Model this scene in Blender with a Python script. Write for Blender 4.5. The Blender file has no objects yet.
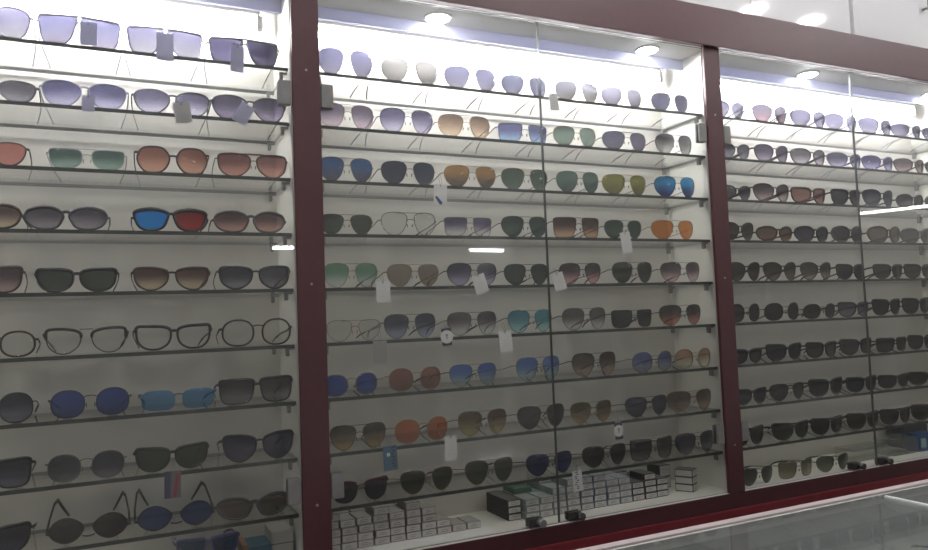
import bpy, bmesh, math, random
from mathutils import Vector, Matrix, Euler
random.seed(7)
sc = bpy.context.scene
COL = sc.collection

# ------------------------------------------------------------------ materials
def lin(c):
    def f(v):
        v = v / 255.0
        return v / 12.92 if v <= .04045 else ((v + .055) / 1.055) ** 2.4
    return tuple(f(v) for v in c)

_mats = {}
def new_mat(name):
    m = bpy.data.materials.new(name); m.use_nodes = True
    nt = m.node_tree; nt.nodes.clear()
    out = nt.nodes.new('ShaderNodeOutputMaterial')
    return m, nt, out

def pm(name, rgb, rough=.5, metal=0.0, var=.06, scale=30.0, spec=.5, bump=0.0):
    """principled surface with a little procedural mottling; rgb is linear"""
    if name in _mats: return _mats[name]
    m, nt, out = new_mat(name)
    b = nt.nodes.new('ShaderNodeBsdfPrincipled')
    b.inputs['Roughness'].default_value = rough
    b.inputs['Metallic'].default_value = metal
    b.inputs['Specular IOR Level'].default_value = spec
    tc = nt.nodes.new('ShaderNodeTexCoord')
    n = nt.nodes.new('ShaderNodeTexNoise'); n.inputs['Scale'].default_value = scale; n.inputs['Detail'].default_value = 3
    r = nt.nodes.new('ShaderNodeValToRGB')
    a = [max(0, v * (1 - var)) for v in rgb] + [1]; c = [min(1, v * (1 + var)) for v in rgb] + [1]
    r.color_ramp.elements[0].color = a; r.color_ramp.elements[1].color = c
    r.color_ramp.elements[0].position = .3; r.color_ramp.elements[1].position = .7
    L = nt.links.new
    L(tc.outputs['Object'], n.inputs['Vector']); L(n.outputs['Fac'], r.inputs['Fac']); L(r.outputs['Color'], b.inputs['Base Color'])
    if bump:
        bp = nt.nodes.new('ShaderNodeBump'); bp.inputs['Strength'].default_value = bump; bp.inputs['Distance'].default_value = .002
        L(n.outputs['Fac'], bp.inputs['Height']); L(bp.outputs['Normal'], b.inputs['Normal'])
    L(b.outputs['BSDF'], out.inputs['Surface'])
    _mats[name] = m
    return m

def emit(name, rgb, strength):
    m, nt, out = new_mat(name)
    e = nt.nodes.new('ShaderNodeEmission'); e.inputs['Color'].default_value = (*rgb, 1); e.inputs['Strength'].default_value = strength
    nt.links.new(e.outputs['Emission'], out.inputs['Surface'])
    return m

def schlick(nt, f0):
    """reflectance that is the same from both sides of a pane"""
    L = nt.links.new
    g = nt.nodes.new('ShaderNodeNewGeometry'); d = nt.nodes.new('ShaderNodeVectorMath'); d.operation = 'DOT_PRODUCT'
    L(g.outputs['Incoming'], d.inputs[0]); L(g.outputs['Normal'], d.inputs[1])
    a = nt.nodes.new('ShaderNodeMath'); a.operation = 'ABSOLUTE'; L(d.outputs['Value'], a.inputs[0])
    b = nt.nodes.new('ShaderNodeMath'); b.operation = 'SUBTRACT'; b.inputs[0].default_value = 1; L(a.outputs[0], b.inputs[1]); b.use_clamp = True
    c = nt.nodes.new('ShaderNodeMath'); c.operation = 'POWER'; L(b.outputs[0], c.inputs[0]); c.inputs[1].default_value = 5
    e = nt.nodes.new('ShaderNodeMath'); e.operation = 'MULTIPLY_ADD'; L(c.outputs[0], e.inputs[0]); e.inputs[1].default_value = 1 - f0; e.inputs[2].default_value = f0
    return e.outputs[0]

def sheet_glass(name, tint, veil, rough=.0, refl=1.0):
    """clear sheet glass: tinted transmission, Fresnel reflection and, for haze, a pale dust"""
    m, nt, out = new_mat(name); L = nt.links.new
    t = nt.nodes.new('ShaderNodeBsdfTransparent'); t.inputs['Color'].default_value = (*tint, 1)
    g = nt.nodes.new('ShaderNodeBsdfGlossy'); g.inputs['Roughness'].default_value = rough; g.inputs['Color'].default_value = (refl, refl, refl, 1)
    fr = schlick(nt, .034)
    mx = nt.nodes.new('ShaderNodeMixShader')
    L(fr, mx.inputs['Fac']); L(t.outputs['BSDF'], mx.inputs[1]); L(g.outputs['BSDF'], mx.inputs[2])
    last = mx
    if veil > 0:
        d = nt.nodes.new('ShaderNodeBsdfDiffuse'); d.inputs['Color'].default_value = (.8, .8, .82, 1)
        tr = nt.nodes.new('ShaderNodeBsdfTranslucent'); tr.inputs['Color'].default_value = (.8, .8, .86, 1)
        dm = nt.nodes.new('ShaderNodeMixShader'); dm.inputs['Fac'].default_value = .5
        L(d.outputs['BSDF'], dm.inputs[1]); L(tr.outputs['BSDF'], dm.inputs[2])
        tc = nt.nodes.new('ShaderNodeTexCoord'); n = nt.nodes.new('ShaderNodeTexNoise'); n.inputs['Scale'].default_value = 3.0
        mr = nt.nodes.new('ShaderNodeMapRange'); mr.inputs['To Min'].default_value = veil * .7; mr.inputs['To Max'].default_value = veil * 1.3
        L(tc.outputs['Object'], n.inputs['Vector']); L(n.outputs['Fac'], mr.inputs['Value'])
        m2 = nt.nodes.new('ShaderNodeMixShader'); L(mr.outputs['Result'], m2.inputs['Fac'])
        L(mx.outputs['Shader'], m2.inputs[1]); L(dm.outputs['Shader'], m2.inputs[2]); last = m2
    L(last.outputs['Shader'], out.inputs['Surface'])
    return m

def lens_mat(top, bot, body=.10):
    key = ('lens', top, bot)
    if key in _mats: return _mats[key]
    m, nt, out = new_mat('tinted_lens'); L = nt.links.new
    tc = nt.nodes.new('ShaderNodeTexCoord'); sp = nt.nodes.new('ShaderNodeSeparateXYZ')
    L(tc.outputs['Generated'], sp.inputs['Vector'])
    r = nt.nodes.new('ShaderNodeValToRGB'); r.color_ramp.interpolation = 'EASE'
    lt, lb = lin(top), lin(bot)
    r.color_ramp.elements[0].color = [math.sqrt(v) for v in lb] + [1]; r.color_ramp.elements[0].position = .08
    r.color_ramp.elements[1].color = [math.sqrt(v) for v in lt] + [1]; r.color_ramp.elements[1].position = .78
    L(sp.outputs['Z'], r.inputs['Fac'])
    t = nt.nodes.new('ShaderNodeBsdfTransparent'); L(r.outputs['Color'], t.inputs['Color'])
    d = nt.nodes.new('ShaderNodeBsdfDiffuse')
    dc = nt.nodes.new('ShaderNodeMixRGB'); dc.blend_type = 'MULTIPLY'; dc.inputs['Fac'].default_value = 1
    L(r.outputs['Color'], dc.inputs[1]); L(r.outputs['Color'], dc.inputs[2]); L(dc.outputs['Color'], d.inputs['Color'])
    m1 = nt.nodes.new('ShaderNodeMixShader'); m1.inputs['Fac'].default_value = body
    L(t.outputs['BSDF'], m1.inputs[1]); L(d.outputs['BSDF'], m1.inputs[2])
    g = nt.nodes.new('ShaderNodeBsdfGlossy'); g.inputs['Roughness'].default_value = .04
    fr = schlick(nt, .04)
    m2 = nt.nodes.new('ShaderNodeMixShader'); L(fr, m2.inputs['Fac'])
    L(m1.outputs['Shader'], m2.inputs[1]); L(g.outputs['BSDF'], m2.inputs[2])
    L(m2.outputs['Shader'], out.inputs['Surface'])
    _mats[key] = m
    return m

MAROON = pm('maroon_laminate', lin((74, 29, 35)), .46, 0, .10, 60, spec=1.0)
REDSTRIP = pm('red_laminate', lin((120, 44, 50)), .4, 0, .08, 40)
WHITE_PANEL = pm('white_back_panel', (.76, .745, .685), .6, 0, .03, 4)
WHITE_IN = pm('white_melamine', (.76, .75, .69), .55, 0, .03, 8)
GLOSSY_WHITE = pm('glossy_white_door', (.88, .88, .88), .06, 0, .01, 3)
def frosted(name, rgb):
    m, nt, out = new_mat(name); L = nt.links.new
    d = nt.nodes.new('ShaderNodeBsdfDiffuse'); d.inputs['Color'].default_value = (*rgb, 1)
    t = nt.nodes.new('ShaderNodeBsdfTranslucent'); t.inputs['Color'].default_value = (*rgb, 1)
    x = nt.nodes.new('ShaderNodeMixShader'); x.inputs['Fac'].default_value = .55
    L(d.outputs['BSDF'], x.inputs[1]); L(t.outputs['BSDF'], x.inputs[2]); L(x.outputs['Shader'], out.inputs['Surface'])
    return m
PELMET = frosted('frosted_lilac_acrylic', (.55, .56, .70))
EDGE = pm('dark_glass_edge', (.050, .058, .052), .3, 0, .2, 50)
DOOREDGE = pm('grey_glass_edge', (.13, .14, .135), .3, 0, .1, 50)
STEEL = pm('brushed_steel', (.36, .355, .345), .38, .6, .08, 80)
DARKSTEEL = pm('dark_grey_metal', (.12, .115, .11), .4, .6, .1, 60)
SCREW = pm('screw_cap', (.45, .40, .40), .4, .3)
DOORGLASS = sheet_glass('hazy_door_glass', (.988, .99, .986), .025)  # pale scatter in the glass stands in for lens glare up top
SHELFGLASS = sheet_glass('shelf_glass', (.952, .952, .942), .008)
COUNTERGLASS = sheet_glass('counter_glass', (.86, .89, .87), .085, .03)
WALLP = pm('painted_wall', (.74, .73, .70), .7, 0, .03, 3)
CEILP = pm('white_ceiling', (.86, .86, .86), .6, 0, .02, 3)
FLOORP = pm('floor_tile', (.52, .50, .47), .3, 0, .06, 4)
ALU = pm('pale_pink_aluminium_trim', (.66, .56, .56), .35, .1, .05, 40)
WHITECARD = pm('white_card', (.82, .82, .80), .6, 0, .03, 60)
CREAMCARD = frosted('translucent_card', (.62, .62, .60))
GREYCARD = frosted('translucent_grey_card', (.60, .60, .72))
DARKINK = pm('dark_ink', (.05, .05, .06), .6)
BLUEINK = pm('blue_ink', (.06, .10, .30), .6)
STRING = pm('tag_string', (.30, .28, .27), .7)
ARCWHITE = pm('white_arc', (.8, .8, .78), .5)

FR = {
 'k': (pm('black_acetate', (.018, .018, .020), .3, 0, .15), pm('black_metal', (.03, .03, .032), .35, .4, .1)),
 'b': (pm('dark_brown_acetate', (.050, .030, .024), .3, 0, .35, 200), pm('brown_metal', (.08, .05, .04), .35, .5, .1)),
 'v': (pm('smoky_violet_acetate', (.30, .28, .38), .3, 0, .1), pm('violet_metal', (.3, .28, .38), .35, .5)),
 'x': (pm('gunmetal_acetate', (.095, .095, .105), .3, 0, .15), pm('gunmetal', (.16, .155, .15), .35, .7, .1)),
 'p': (pm('plum_acetate', (.075, .065, .085), .3, 0, .15), pm('plum_metal', (.08, .07, .09), .35, .5)),
 'g': (pm('honey_acetate', (.40, .30, .16), .3, 0, .15), pm('gold_metal', (.30, .24, .15), .35, .8, .08)),
 's': (pm('silver_acetate', (.5, .5, .5), .3, 0, .1), pm('silver_metal', (.36, .355, .35), .35, .8, .08)),
 'n': (pm('violet_blue_acetate', (.10, .09, .24), .3, 0, .1), pm('blue_metal', (.10, .10, .24), .35, .6)),
 'u': (pm('blue_acetate', (.05, .13, .28), .3, 0, .1), pm('sky_metal', (.05, .13, .28), .35, .6)),
 'r': (pm('crimson_acetate', (.12, .012, .04), .3, 0, .1), pm('crimson_metal', (.12, .012, .04), .35, .5)),
}
BLACKTIP = pm('black_ear_tip', (.022, .022, .024), .4)
CLEARLENS = lens_mat((246, 247, 246), (248, 249, 248), .01)

# ------------------------------------------------------------------ helpers
def mesh_obj(name, bm, mats, parent=None, loc=None, smooth=False):
    me = bpy.data.meshes.new(name)
    bmesh.ops.recalc_face_normals(bm, faces=bm.faces[:])
    bm.to_mesh(me); bm.free()
    for m in (mats if isinstance(mats, (list, tuple)) else [mats]): me.materials.append(m)
    if smooth:
        for p in me.polygons: p.use_smooth = True
    o = bpy.data.objects.new(name, me); COL.objects.link(o)
    if parent: o.parent = parent
    if loc: o.location = loc
    return o

def empty(name, loc, label, cat, group=None, rz=0):
    o = bpy.data.objects.new(name, None); COL.objects.link(o)
    o.location = loc; o.rotation_euler = (0, 0, rz); o.empty_display_size = .03
    tag(o, label, cat, group); return o

def tag(o, label, cat, group=None):
    o['label'] = label; o['category'] = cat
    if group: o['group'] = group
    return o

def box(bm, x0, x1, y0, y1, z0, z1, mi=0, bev=0.0):
    vs = [bm.verts.new((x, y, z)) for x in (x0, x1) for y in (y0, y1) for z in (z0, z1)]
    idx = [(0, 1, 3, 2), (4, 6, 7, 5), (0, 4, 5, 1), (2, 3, 7, 6), (0, 2, 6, 4), (1, 5, 7, 3)]
    fs = []
    for q in idx:
        f = bm.faces.new([vs[i] for i in q]); f.material_index = mi; fs.append(f)
    if bev:
        es = list({e for f in fs for e in f.edges})
        r = bmesh.ops.bevel(bm, geom=es, offset=bev, segments=2, affect='EDGES')
        for f in r['faces']: f.material_index = mi
    return fs

def bx(name, dims, mat, parent=None, bev=0.0):
    bm = bmesh.new(); box(bm, *dims, bev=bev)
    return mesh_obj(name, bm, mat, parent)

def cyl(bm, p0, p1, r0, r1=None, n=16, mi=0):
    """capped cylinder from p0 to p1"""
    r1 = r0 if r1 is None else r1
    p0, p1 = Vector(p0), Vector(p1); d = (p1 - p0).normalized()
    a = d.orthogonal().normalized(); b = d.cross(a)
    A = [bm.verts.new(p0 + (a * math.cos(2 * math.pi * i / n) + b * math.sin(2 * math.pi * i / n)) * r0) for i in range(n)]
    B = [bm.verts.new(p1 + (a * math.cos(2 * math.pi * i / n) + b * math.sin(2 * math.pi * i / n)) * r1) for i in range(n)]
    for i in range(n):
        f = bm.faces.new((A[i], A[(i + 1) % n], B[(i + 1) % n], B[i])); f.material_index = mi; f.smooth = True
    f = bm.faces.new(A); f.material_index = mi; f = bm.faces.new(B); f.material_index = mi

def sweep(bm, pts, rn, rb, closed=False, binorm=None, k=6, mi=0):
    """tube along pts; rn across (in the lens plane), rb along the binormal; each a number or a list"""
    P = [Vector(p) for p in pts]; n = len(P); rings = []
    for i in range(n):
        if closed: T = P[(i + 1) % n] - P[i - 1]
        else: T = P[min(i + 1, n - 1)] - P[max(i - 1, 0)]
        T.normalize()
        B = Vector(binorm) if binorm else Vector((0, 1, 0))
        B = (B - T * B.dot(T))
        if B.length < 1e-4: B = T.orthogonal()
        B.normalize(); N = T.cross(B).normalized()
        a = rn[i] if isinstance(rn, (list, tuple)) else rn
        b = rb[i] if isinstance(rb, (list, tuple)) else rb
        rings.append([bm.verts.new(P[i] + N * a * math.cos(2 * math.pi * (j + .5) / k) + B * b * math.sin(2 * math.pi * (j + .5) / k)) for j in range(k)])
    m = n if closed else n - 1
    for i in range(m):
        A, B_ = rings[i], rings[(i + 1) % n]
        for j in range(k):
            f = bm.faces.new((A[j], A[(j + 1) % k], B_[(j + 1) % k], B_[j])); f.smooth = True; f.material_index = mi
    if not closed:
        bm.faces.new(rings[0]).material_index = mi; bm.faces.new(rings[-1]).material_index = mi

# ------------------------------------------------------------------ eyewear
def spline(ctrl, n=30):
    """closed Catmull-Rom through ctrl, n points, evenly by parameter"""
    out = []; m = len(ctrl)
    for q in range(n):
        t = q * m / n; i = int(t); f = t - i
        p0, p1, p2, p3 = (ctrl[(i + j - 1) % m] for j in range(4))
        out.append(tuple(.5 * (2 * p1[a] + (p2[a] - p0[a]) * f + (2 * p0[a] - 5 * p1[a] + 4 * p2[a] - p3[a]) * f * f
                         + (3 * p1[a] - p0[a] - 3 * p2[a] + p3[a]) * f ** 3) for a in (0, 1)))
    return norm(out)
def norm(pts):
    xs = [p[0] for p in pts]; ys = [p[1] for p in pts]
    return [((p[0] - min(xs)) / (max(xs) - min(xs)) - .5, (p[1] - min(ys)) / (max(ys) - min(ys))) for p in pts]
def superell(e, n=30):
    out = []
    for i in range(n):
        a = 2 * math.pi * i / n; c, s = math.cos(a), math.sin(a)
        out.append((.5 * math.copysign(abs(c) ** (2 / e), c), .5 + .5 * math.copysign(abs(s) ** (2 / e), s)))
    return norm(out)
# the first coordinate grows towards the temple, the second upwards
SHAPES = {
 'aviator': spline([(-.47, .74), (-.30, .95), (.05, 1), (.38, .93), (.50, .68), (.42, .30), (.14, .02), (-.14, .03), (-.36, .28)]),
 'wayfarer': spline([(-.45, .86), (-.2, .97), (.15, .99), (.47, .98), (.50, .72), (.44, .32), (.23, .06), (-.12, .02), (-.39, .22), (-.49, .55)]),
 'butterfly': spline([(-.42, .80), (-.15, .97), (.2, 1), (.46, .90), (.5, .62), (.36, .22), (.10, .01), (-.18, .06), (-.40, .32), (-.48, .58)]),
 'flattop': spline([(-.48, .93), (-.2, .97), (.2, 1), (.5, .99), (.49, .62), (.42, .20), (.20, .01), (-.10, .02), (-.30, .22), (-.42, .58)]),
 'round': superell(2.0), 'roundish': superell(2.3), 'square': spline([(-.46, .96), (0, 1), (.46, .98), (.5, .7), (.46, .25), (.3, .02), (-.18, .02), (-.40, .2), (-.49, .65)]),
 'rect': superell(3.4), 'oval': spline([(-.5, .45), (-.3, .85), (.05, 1), (.4, .8), (.5, .5), (.32, .14), (-.02, 0), (-.34, .16)]),
 'wrap': spline([(-.46, .66), (-.22, .94), (.12, 1), (.42, .86), (.5, .58), (.36, .18), (.06, .0), (-.26, .05), (-.40, .30)]),
 'octagon': spline([(-.5, .55), (-.42, .80), (-.22, .98), (.22, 1), (.42, .84), (.5, .56), (.40, .22), (.20, .01), (-.20, .01), (-.42, .24)]),
 'keyhole': spline([(-.45, .84), (-.15, .97), (.2, 1), (.46, .95), (.49, .66), (.41, .27), (.16, .01), (-.14, .01), (-.40, .26), (-.49, .58)]),
 'sport': spline([(-.46, .82), (0, 1), (.45, .90), (.5, .62), (.34, .14), (.02, .0), (-.30, .12), (-.44, .45)]),
}
# style: outline, plastic?, rim half-width, gap share, double bridge, noun
STY = {
 'av': ('aviator', 0, .0008, .125, 1, 'aviator'), 'sq': ('square', 0, .0009, .13, 1, 'flat-topped square'), 'cm': ('wayfarer', 0, .0011, .13, 1, 'browline'),
 'sh': ('keyhole', 0, .0016, .09, 2, 'shield aviator'), 'rd': ('roundish', 0, .0011, .15, 0, 'round'),
 'os': ('butterfly', 1, .0014, .08, 0, 'oversized'), 'fl': ('flattop', 1, .0015, .05, 2, 'flat-topped'), 'oc': ('octagon', 1, .0017, .10, 0, 'octagonal'),
 'wp': ('wrap', 1, .0022, .07, 0, 'wraparound'), 'rb': ('sport', 1, .0026, .07, 0, 'sport'), 'wf': ('wayfarer', 1, .0022, .085, 0, 'wayfarer'),
 'wr': ('keyhole', 1, .0019, .10, 0, 'keyhole'), 'rp': ('roundish', 1, .0020, .13, 0, 'round'), 'br': ('keyhole', 1, .0020, .13, 1, 'gold-bridged'),
 'rr': ('rect', 1, .0009, .09, 0, 'narrow rectangular'), 'sp': ('square', 1, .0020, .085, 0, 'square'), 'ov': ('oval', 1, .0014, .12, 0, 'upturned oval'),
 'cb': ('wayfarer', 1, .0010, .12, 0, 'half-rimmed'),
}
RWRAP = .16
def wrapy(x, R=RWRAP): return x * x / (2 * R)

def eyewear(name, W, h, style, top, bot, fcode, flip, label, cat, group, base, rz=0.0):
    shape, plastic, rim, gapf, dbl, _ = STY[style]
    out2 = SHAPES[shape]; n = len(out2)
    fm = FR[fcode][0 if plastic else 1]
    gap = W * gapf; lw = (W - gap) / 2
    root = empty(name, base, label, cat, group, rz)
    zf = (lambda z: h + rim - z) if flip else (lambda z: z + rim)
    h2 = h - rim * 2 if not flip else h - rim
    dome = .0016
    def P(sgn, s, t, off=0.0):
        x = sgn * (gap / 2 + lw / 2 + s * lw)
        d2 = min(1.0, (2 * s) ** 2 * .6 + (2 * t - 1) ** 2 * .6)
        return Vector((x, wrapy(x) - dome * (1 - d2) + off + (t - .5) * .004 * (-1 if not flip else 1), zf(t * h2)))
    # frame: rims, bridge, end pieces
    fb = bmesh.new()
    for sgn in (-1, 1):
        ring = [P(sgn, s, t) for s, t in out2]
        if style == 'rr':
            pass
        elif style == 'cb':
            up = [p for (s, t), p in sorted(zip(out2, ring), key=lambda q: q[0][0]) if t > .78]
            sweep(fb, up, .0018, .0014, k=6)
        else:
            rn = [rim * (1.5 if (plastic and t > .8 and style in ('wf', 'sp', 'wr', 'br', 'wp', 'rb')) else 1.0) for s, t in out2]
            if style in ('br',): rn = [rim * (1.5 if t > .62 else .55) for s, t in out2]
            sweep(fb, ring, rn, rim * 1.15 if plastic else rim, closed=True, k=6)
        # end piece
        ox = W / 2
        zt = (.80 if style not in ('rd', 'rp', 'av') else .66) * h2
        if style in ('ov', 'wp', 'rb'): zt = .60 * h2
        e0 = Vector((sgn * (ox - .0015), wrapy(ox), zf(zt))); e1 = Vector((sgn * (ox + .0035), wrapy(ox) + .002, zf(zt))); e2 = Vector((sgn * (ox + .0045), wrapy(ox) + .008, zf(zt)))
        eh = .0026 if plastic else .0012
        sweep(fb, [e0, e1, e2], eh, .0012, binorm=(sgn, 0, 0), k=6)
    zb = {0: .60, 1: .62, 2: .62}[dbl] * h2
    if plastic: zb = .74 * h2
    if style == 'rd': zb = .72 * h2
    if style == 'oc': zb = .62 * h2
    g2 = gap / 2 + lw * .045
    br = [Vector((g2 * q, wrapy(0) - .0015 + .001 * abs(q), zf(zb + (.0035 if not plastic else .002) * (1 - q * q)))) for q in (-1, -.5, 0, .5, 1)]
    if style == 'br':
        br = [Vector((g2 * q, -.001, zf(.97 * h2))) for q in (-1, -.5, 0, .5, 1)]
    sweep(fb, br, (.0032 if style in ('wf', 'sp', 'wp', 'rb') else .0022 if style in ('os', 'fl', 'wr', 'oc') else .0014) if plastic and style != 'br' else .0009, .0012 if plastic else .0008, k=6)
    if dbl and style != 'br':
        xe = gap / 2 + lw * (.42 if dbl == 1 else .9)
        r_ = .0007 if dbl == 1 else .0017
        bar = [Vector((xe * q, wrapy(xe * q) - .002, zf(h2 * (.975 - .03 * q * q)))) for q in (-1, -.6, -.2, .2, .6, 1)]
        sweep(fb, bar, r_, r_, k=6)
    # nose pads
    if not plastic:
        for sgn in (-1, 1):
            c = Vector((sgn * gap * .36, .004, zf(.42 * h2)))
            sweep(fb, [c + Vector((0, -.001, -.004)), c, c + Vector((0, .001, .004))], [.0005, .0016, .0005], [.0004, .0009, .0004], binorm=(1, .4, 0), k=5)
            sweep(fb, [Vector((sgn * (gap / 2 + .001), 0, zf(.5 * h2))), c], .0005, .0005, k=4)
    mesh_obj('frame', fb, fm, root)
    # lenses
    for sgn in (-1, 1):
        lb = bmesh.new(); layers = []
        cs = sum(s for s, t in out2) / n; ct = sum(t for s, t in out2) / n
        for off in (-.0006, .0006):
            cen = lb.verts.new(P(sgn, cs, ct, off)); rings = []
            for f in (.4, .75, .985):
                rings.append([lb.verts.new(P(sgn, cs + (s - cs) * f, ct + (t - ct) * f, off)) for s, t in out2])
            layers.append((cen, rings))
            for i in range(n):
                j = (i + 1) % n
                lb.faces.new((cen, rings[0][i], rings[0][j])).smooth = True
                for a, b in ((0, 1), (1, 2)):
                    lb.faces.new((rings[a][i], rings[b][i], rings[b][j], rings[a][j])).smooth = True
        A, B = layers[0][1][2], layers[1][1][2]
        for i in range(n):
            lb.faces.new((A[i], A[(i + 1) % n], B[(i + 1) % n], B[i]))
        if top is None: lm = CLEARLENS
        elif style == 'rb': lm = lens_mat((50, 160, 250), (60, 170, 250), .25) if sgn < 0 else lens_mat((150, 40, 48), (190, 60, 62), .25)
        else: lm = lens_mat(top, bot)
        lo = mesh_obj('lens', lb, lm, root)
        if style == 'rb': lo['label'] = 'blue lens' if sgn < 0 else 'red lens'
    # temples
    for sgn in (-1, 1):
        tb = bmesh.new(); ox = W / 2
        zt = (.80 if style not in ('rd', 'rp', 'av') else .66) * h2
        if style in ('ov', 'wp', 'rb'): zt = .60 * h2
        y0 = wrapy(ox) + .008; x0 = ox + .0045
        yend = .148
        yk = y0 + (yend - y0) * .66
        low = .004
        zk = zt * .48 + .004
        if flip:
            b = zf(zt); zs = [b, b + .012, h + .008, h + .012, h * .85, h * .45]
        else:
            zs = [zf(zt), zf(zt * .76), zf(zk), zf(zk) - .004, (zf(zk) + low) * .5, low]
        ys = [y0, y0 + (yk - y0) * .5, yk, yk + (yend - yk) * .3, yk + (yend - yk) * .65, yend]
        xs = [x0, x0 - .001, x0 - .004, x0 - .006, x0 - .009, x0 - .013] if not flip else [x0, x0 - .001, x0 - .006, x0 - .011, x0 - .019, x0 - .027]
        pts = [Vector((sgn * xs[i], ys[i], zs[i])) for i in range(6)]
        if plastic:
            tk = 1.7 if flip else 1.0
            sweep(tb, pts, [v * tk for v in (.0028, .0025, .0022, .0024, .0026, .0018)], .0011 * tk, binorm=(1, 0, 0), k=6)
            mesh_obj('temple', tb, fm, root)
        else:
            sweep(tb, pts[:4], .0011, .0009, binorm=(1, 0, 0), k=5)
            to = mesh_obj('temple', tb, fm, root)
            t2 = bmesh.new(); p2 = [pts[2].lerp(pts[3], .3)] + pts[3:]
            sweep(t2, p2, [.0014, .0020, .0022, .0015], .0015, binorm=(1, 0, 0), k=5)
            mesh_obj('ear_tip', t2, BLACKTIP, to)
    return root
# ------------------------------------------------------------------ dimensions (metres)
ROWS = [z - .154 for z in (2.0140, 1.9028, 1.7905, 1.6806, 1.5705, 1.4605, 1.3499, 1.2408, 1.1340)]
TS = .0035                      # half thickness of a glass shelf
CEIL_IN = 2.032                 # underside of the cabinet's ceiling board
FLOOR_IN = .885
YB = .165                       # back panel
YD = -.0275                     # glass doors
BAYS = {'L': (-1.045, -.0245), 'M': (.0235, 1.0655), 'R': (1.0915, 2.170)}
BAYNAME = {'L': 'left', 'M': 'middle', 'R': 'right'}
POSTS = [(-1.10, -1.045), (-.0274, .0274), (1.0415, 1.0953), (2.130, 2.185)]

# ------------------------------------------------------------------ room
def structure(name, dims, mat):
    o = bx(name, dims, mat); o['kind'] = 'structure'; return o
structure('floor', (-3, 9.6, -6, .45, -.05, 0), FLOORP)
structure('wall_back', (-3, 9.6, .40, .45, 0, 2.75), WALLP)
structure('wall_front', (-3, 9.6, -6.05, -6, 0, 2.75), WALLP)
structure('wall_left', (-3.05, -3, -6.05, .45, 0, 2.75), WALLP)
structure('wall_right', (9.6, 9.65, -6.05, .45, 0, 2.75), WALLP)
structure('ceiling', (-3.05, 9.65, -6.05, .45, 2.75, 2.80), CEILP)

# ------------------------------------------------------------------ wall cabinet
cab = empty('display_cabinet', (0, 0, 0), 'built-in wall display cabinet with dark red posts, white back and shelves of sunglasses', 'cabinet')
for b, (x0, x1) in BAYS.items():
    bx('back_panel', (x0 - .02, x1 + .02, YB, YB + .018, .86, 2.05), WHITE_PANEL, cab)
    bx('floor_board', (x0 - .001, x1 + .001, -.0330, YB, FLOOR_IN - .018, FLOOR_IN), WHITE_IN, cab)
    bx('ceiling_board', (x0 - .001, x1 + .001, -.029, YB, CEIL_IN, CEIL_IN + .016), WHITE_IN, cab)
    bx('pelmet', (x0 - .0005, x1 + .0005, .068, .076, CEIL_IN - .027, CEIL_IN), PELMET, cab)
for x0, x1 in ((-1.07, -1.046), (-.0235, .0225), (1.0665, 1.0905), (2.171, 2.19)):
    bx('partition', (x0, x1, -.0004, YB, .86, 2.05), WHITE_IN, cab)
for i, (x0, x1) in enumerate(POSTS):
    po = bx('post', (x0, x1, -.0370, -.0285, .8855, CEIL_IN + .01), MAROON, cab, bev=.001)
    for z in {1: (1.8506, 1.4263, 1.003), 2: (1.852, 1.427, 1.0035)}.get(i, (1.85, 1.43, 1.0)):
        bm = bmesh.new(); xm = (x0 + x1) / 2
        cyl(bm, (xm, -.0365, z), (xm, -.0381, z), .0028, .0022, 12); mesh_obj('screw', bm, SCREW, po)
bx('fascia', (-1.10, 2.185, -.048, -.0295, CEIL_IN - .001, 2.136), MAROON, cab, bev=.001)
bx('top_board', (-1.10, 2.185, -.029, YB + .018, 2.05, 2.136), MAROON, cab)
bx('base_rail', (-1.10, 2.185, -.0365, -.0332, .846, FLOOR_IN - .0006), MAROON, cab, bev=.001)
bx('red_strip', (-1.10, 2.185, -.0415, .0, .826, .8458), REDSTRIP, cab, bev=.0012)
bx('base_rail_core', (-1.10, 2.185, -.033, 0, .846, .8668), MAROON, cab)
bx('base_panel', (-1.10, 2.185, -.034, .0, .06, .8258), MAROON, cab)
bx('plinth', (-1.08, 2.17, -.01, .18, 0, .06), MAROON, cab)
bx('carcass_side', (-1.10, -1.07, .001, YB + .018, .06, 2.05), MAROON, cab)
bx('carcass_side', (2.19, 2.22, .001, YB + .018, .06, 2.05), MAROON, cab)

# upper cabinet with glossy white doors above the fascia
up = empty('upper_cabinet', (0, 0, 2.1365), 'glossy white upper cupboard above the dark red fascia', 'cupboard')
up_z = 2.1365
def up_bx(n, d, m, par=None):
    o = bx(n, (d[0], d[1], d[2], d[3], d[4] - up_z, d[5] - up_z), m, par or up); return o
up_bx('carcass', (-1.10, 2.185, -.010, YB + .018, up_z, 2.749), DARKSTEEL)
edges_up = [(-1.099, -.36), (-.357, .43), (.433, 1.2265), (1.2295, 1.628), (1.6455, 2.184)]
for a, b in edges_up:
    d = up_bx('door', (a, b, -.030, -.011, 2.140, 2.747), GLOSSY_WHITE)
    if a > 1.64:
        hb = bmesh.new()
        for z in (2.27, 2.43): cyl(hb, (1.975, -.030, z - up_z), (1.975, -.050, z - up_z), .004)
        box(hb, 1.969, 1.981, -.056, -.048, 2.255 - up_z, 2.445 - up_z, bev=.002)
        mesh_obj('handle', hb, STEEL, d)

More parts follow.
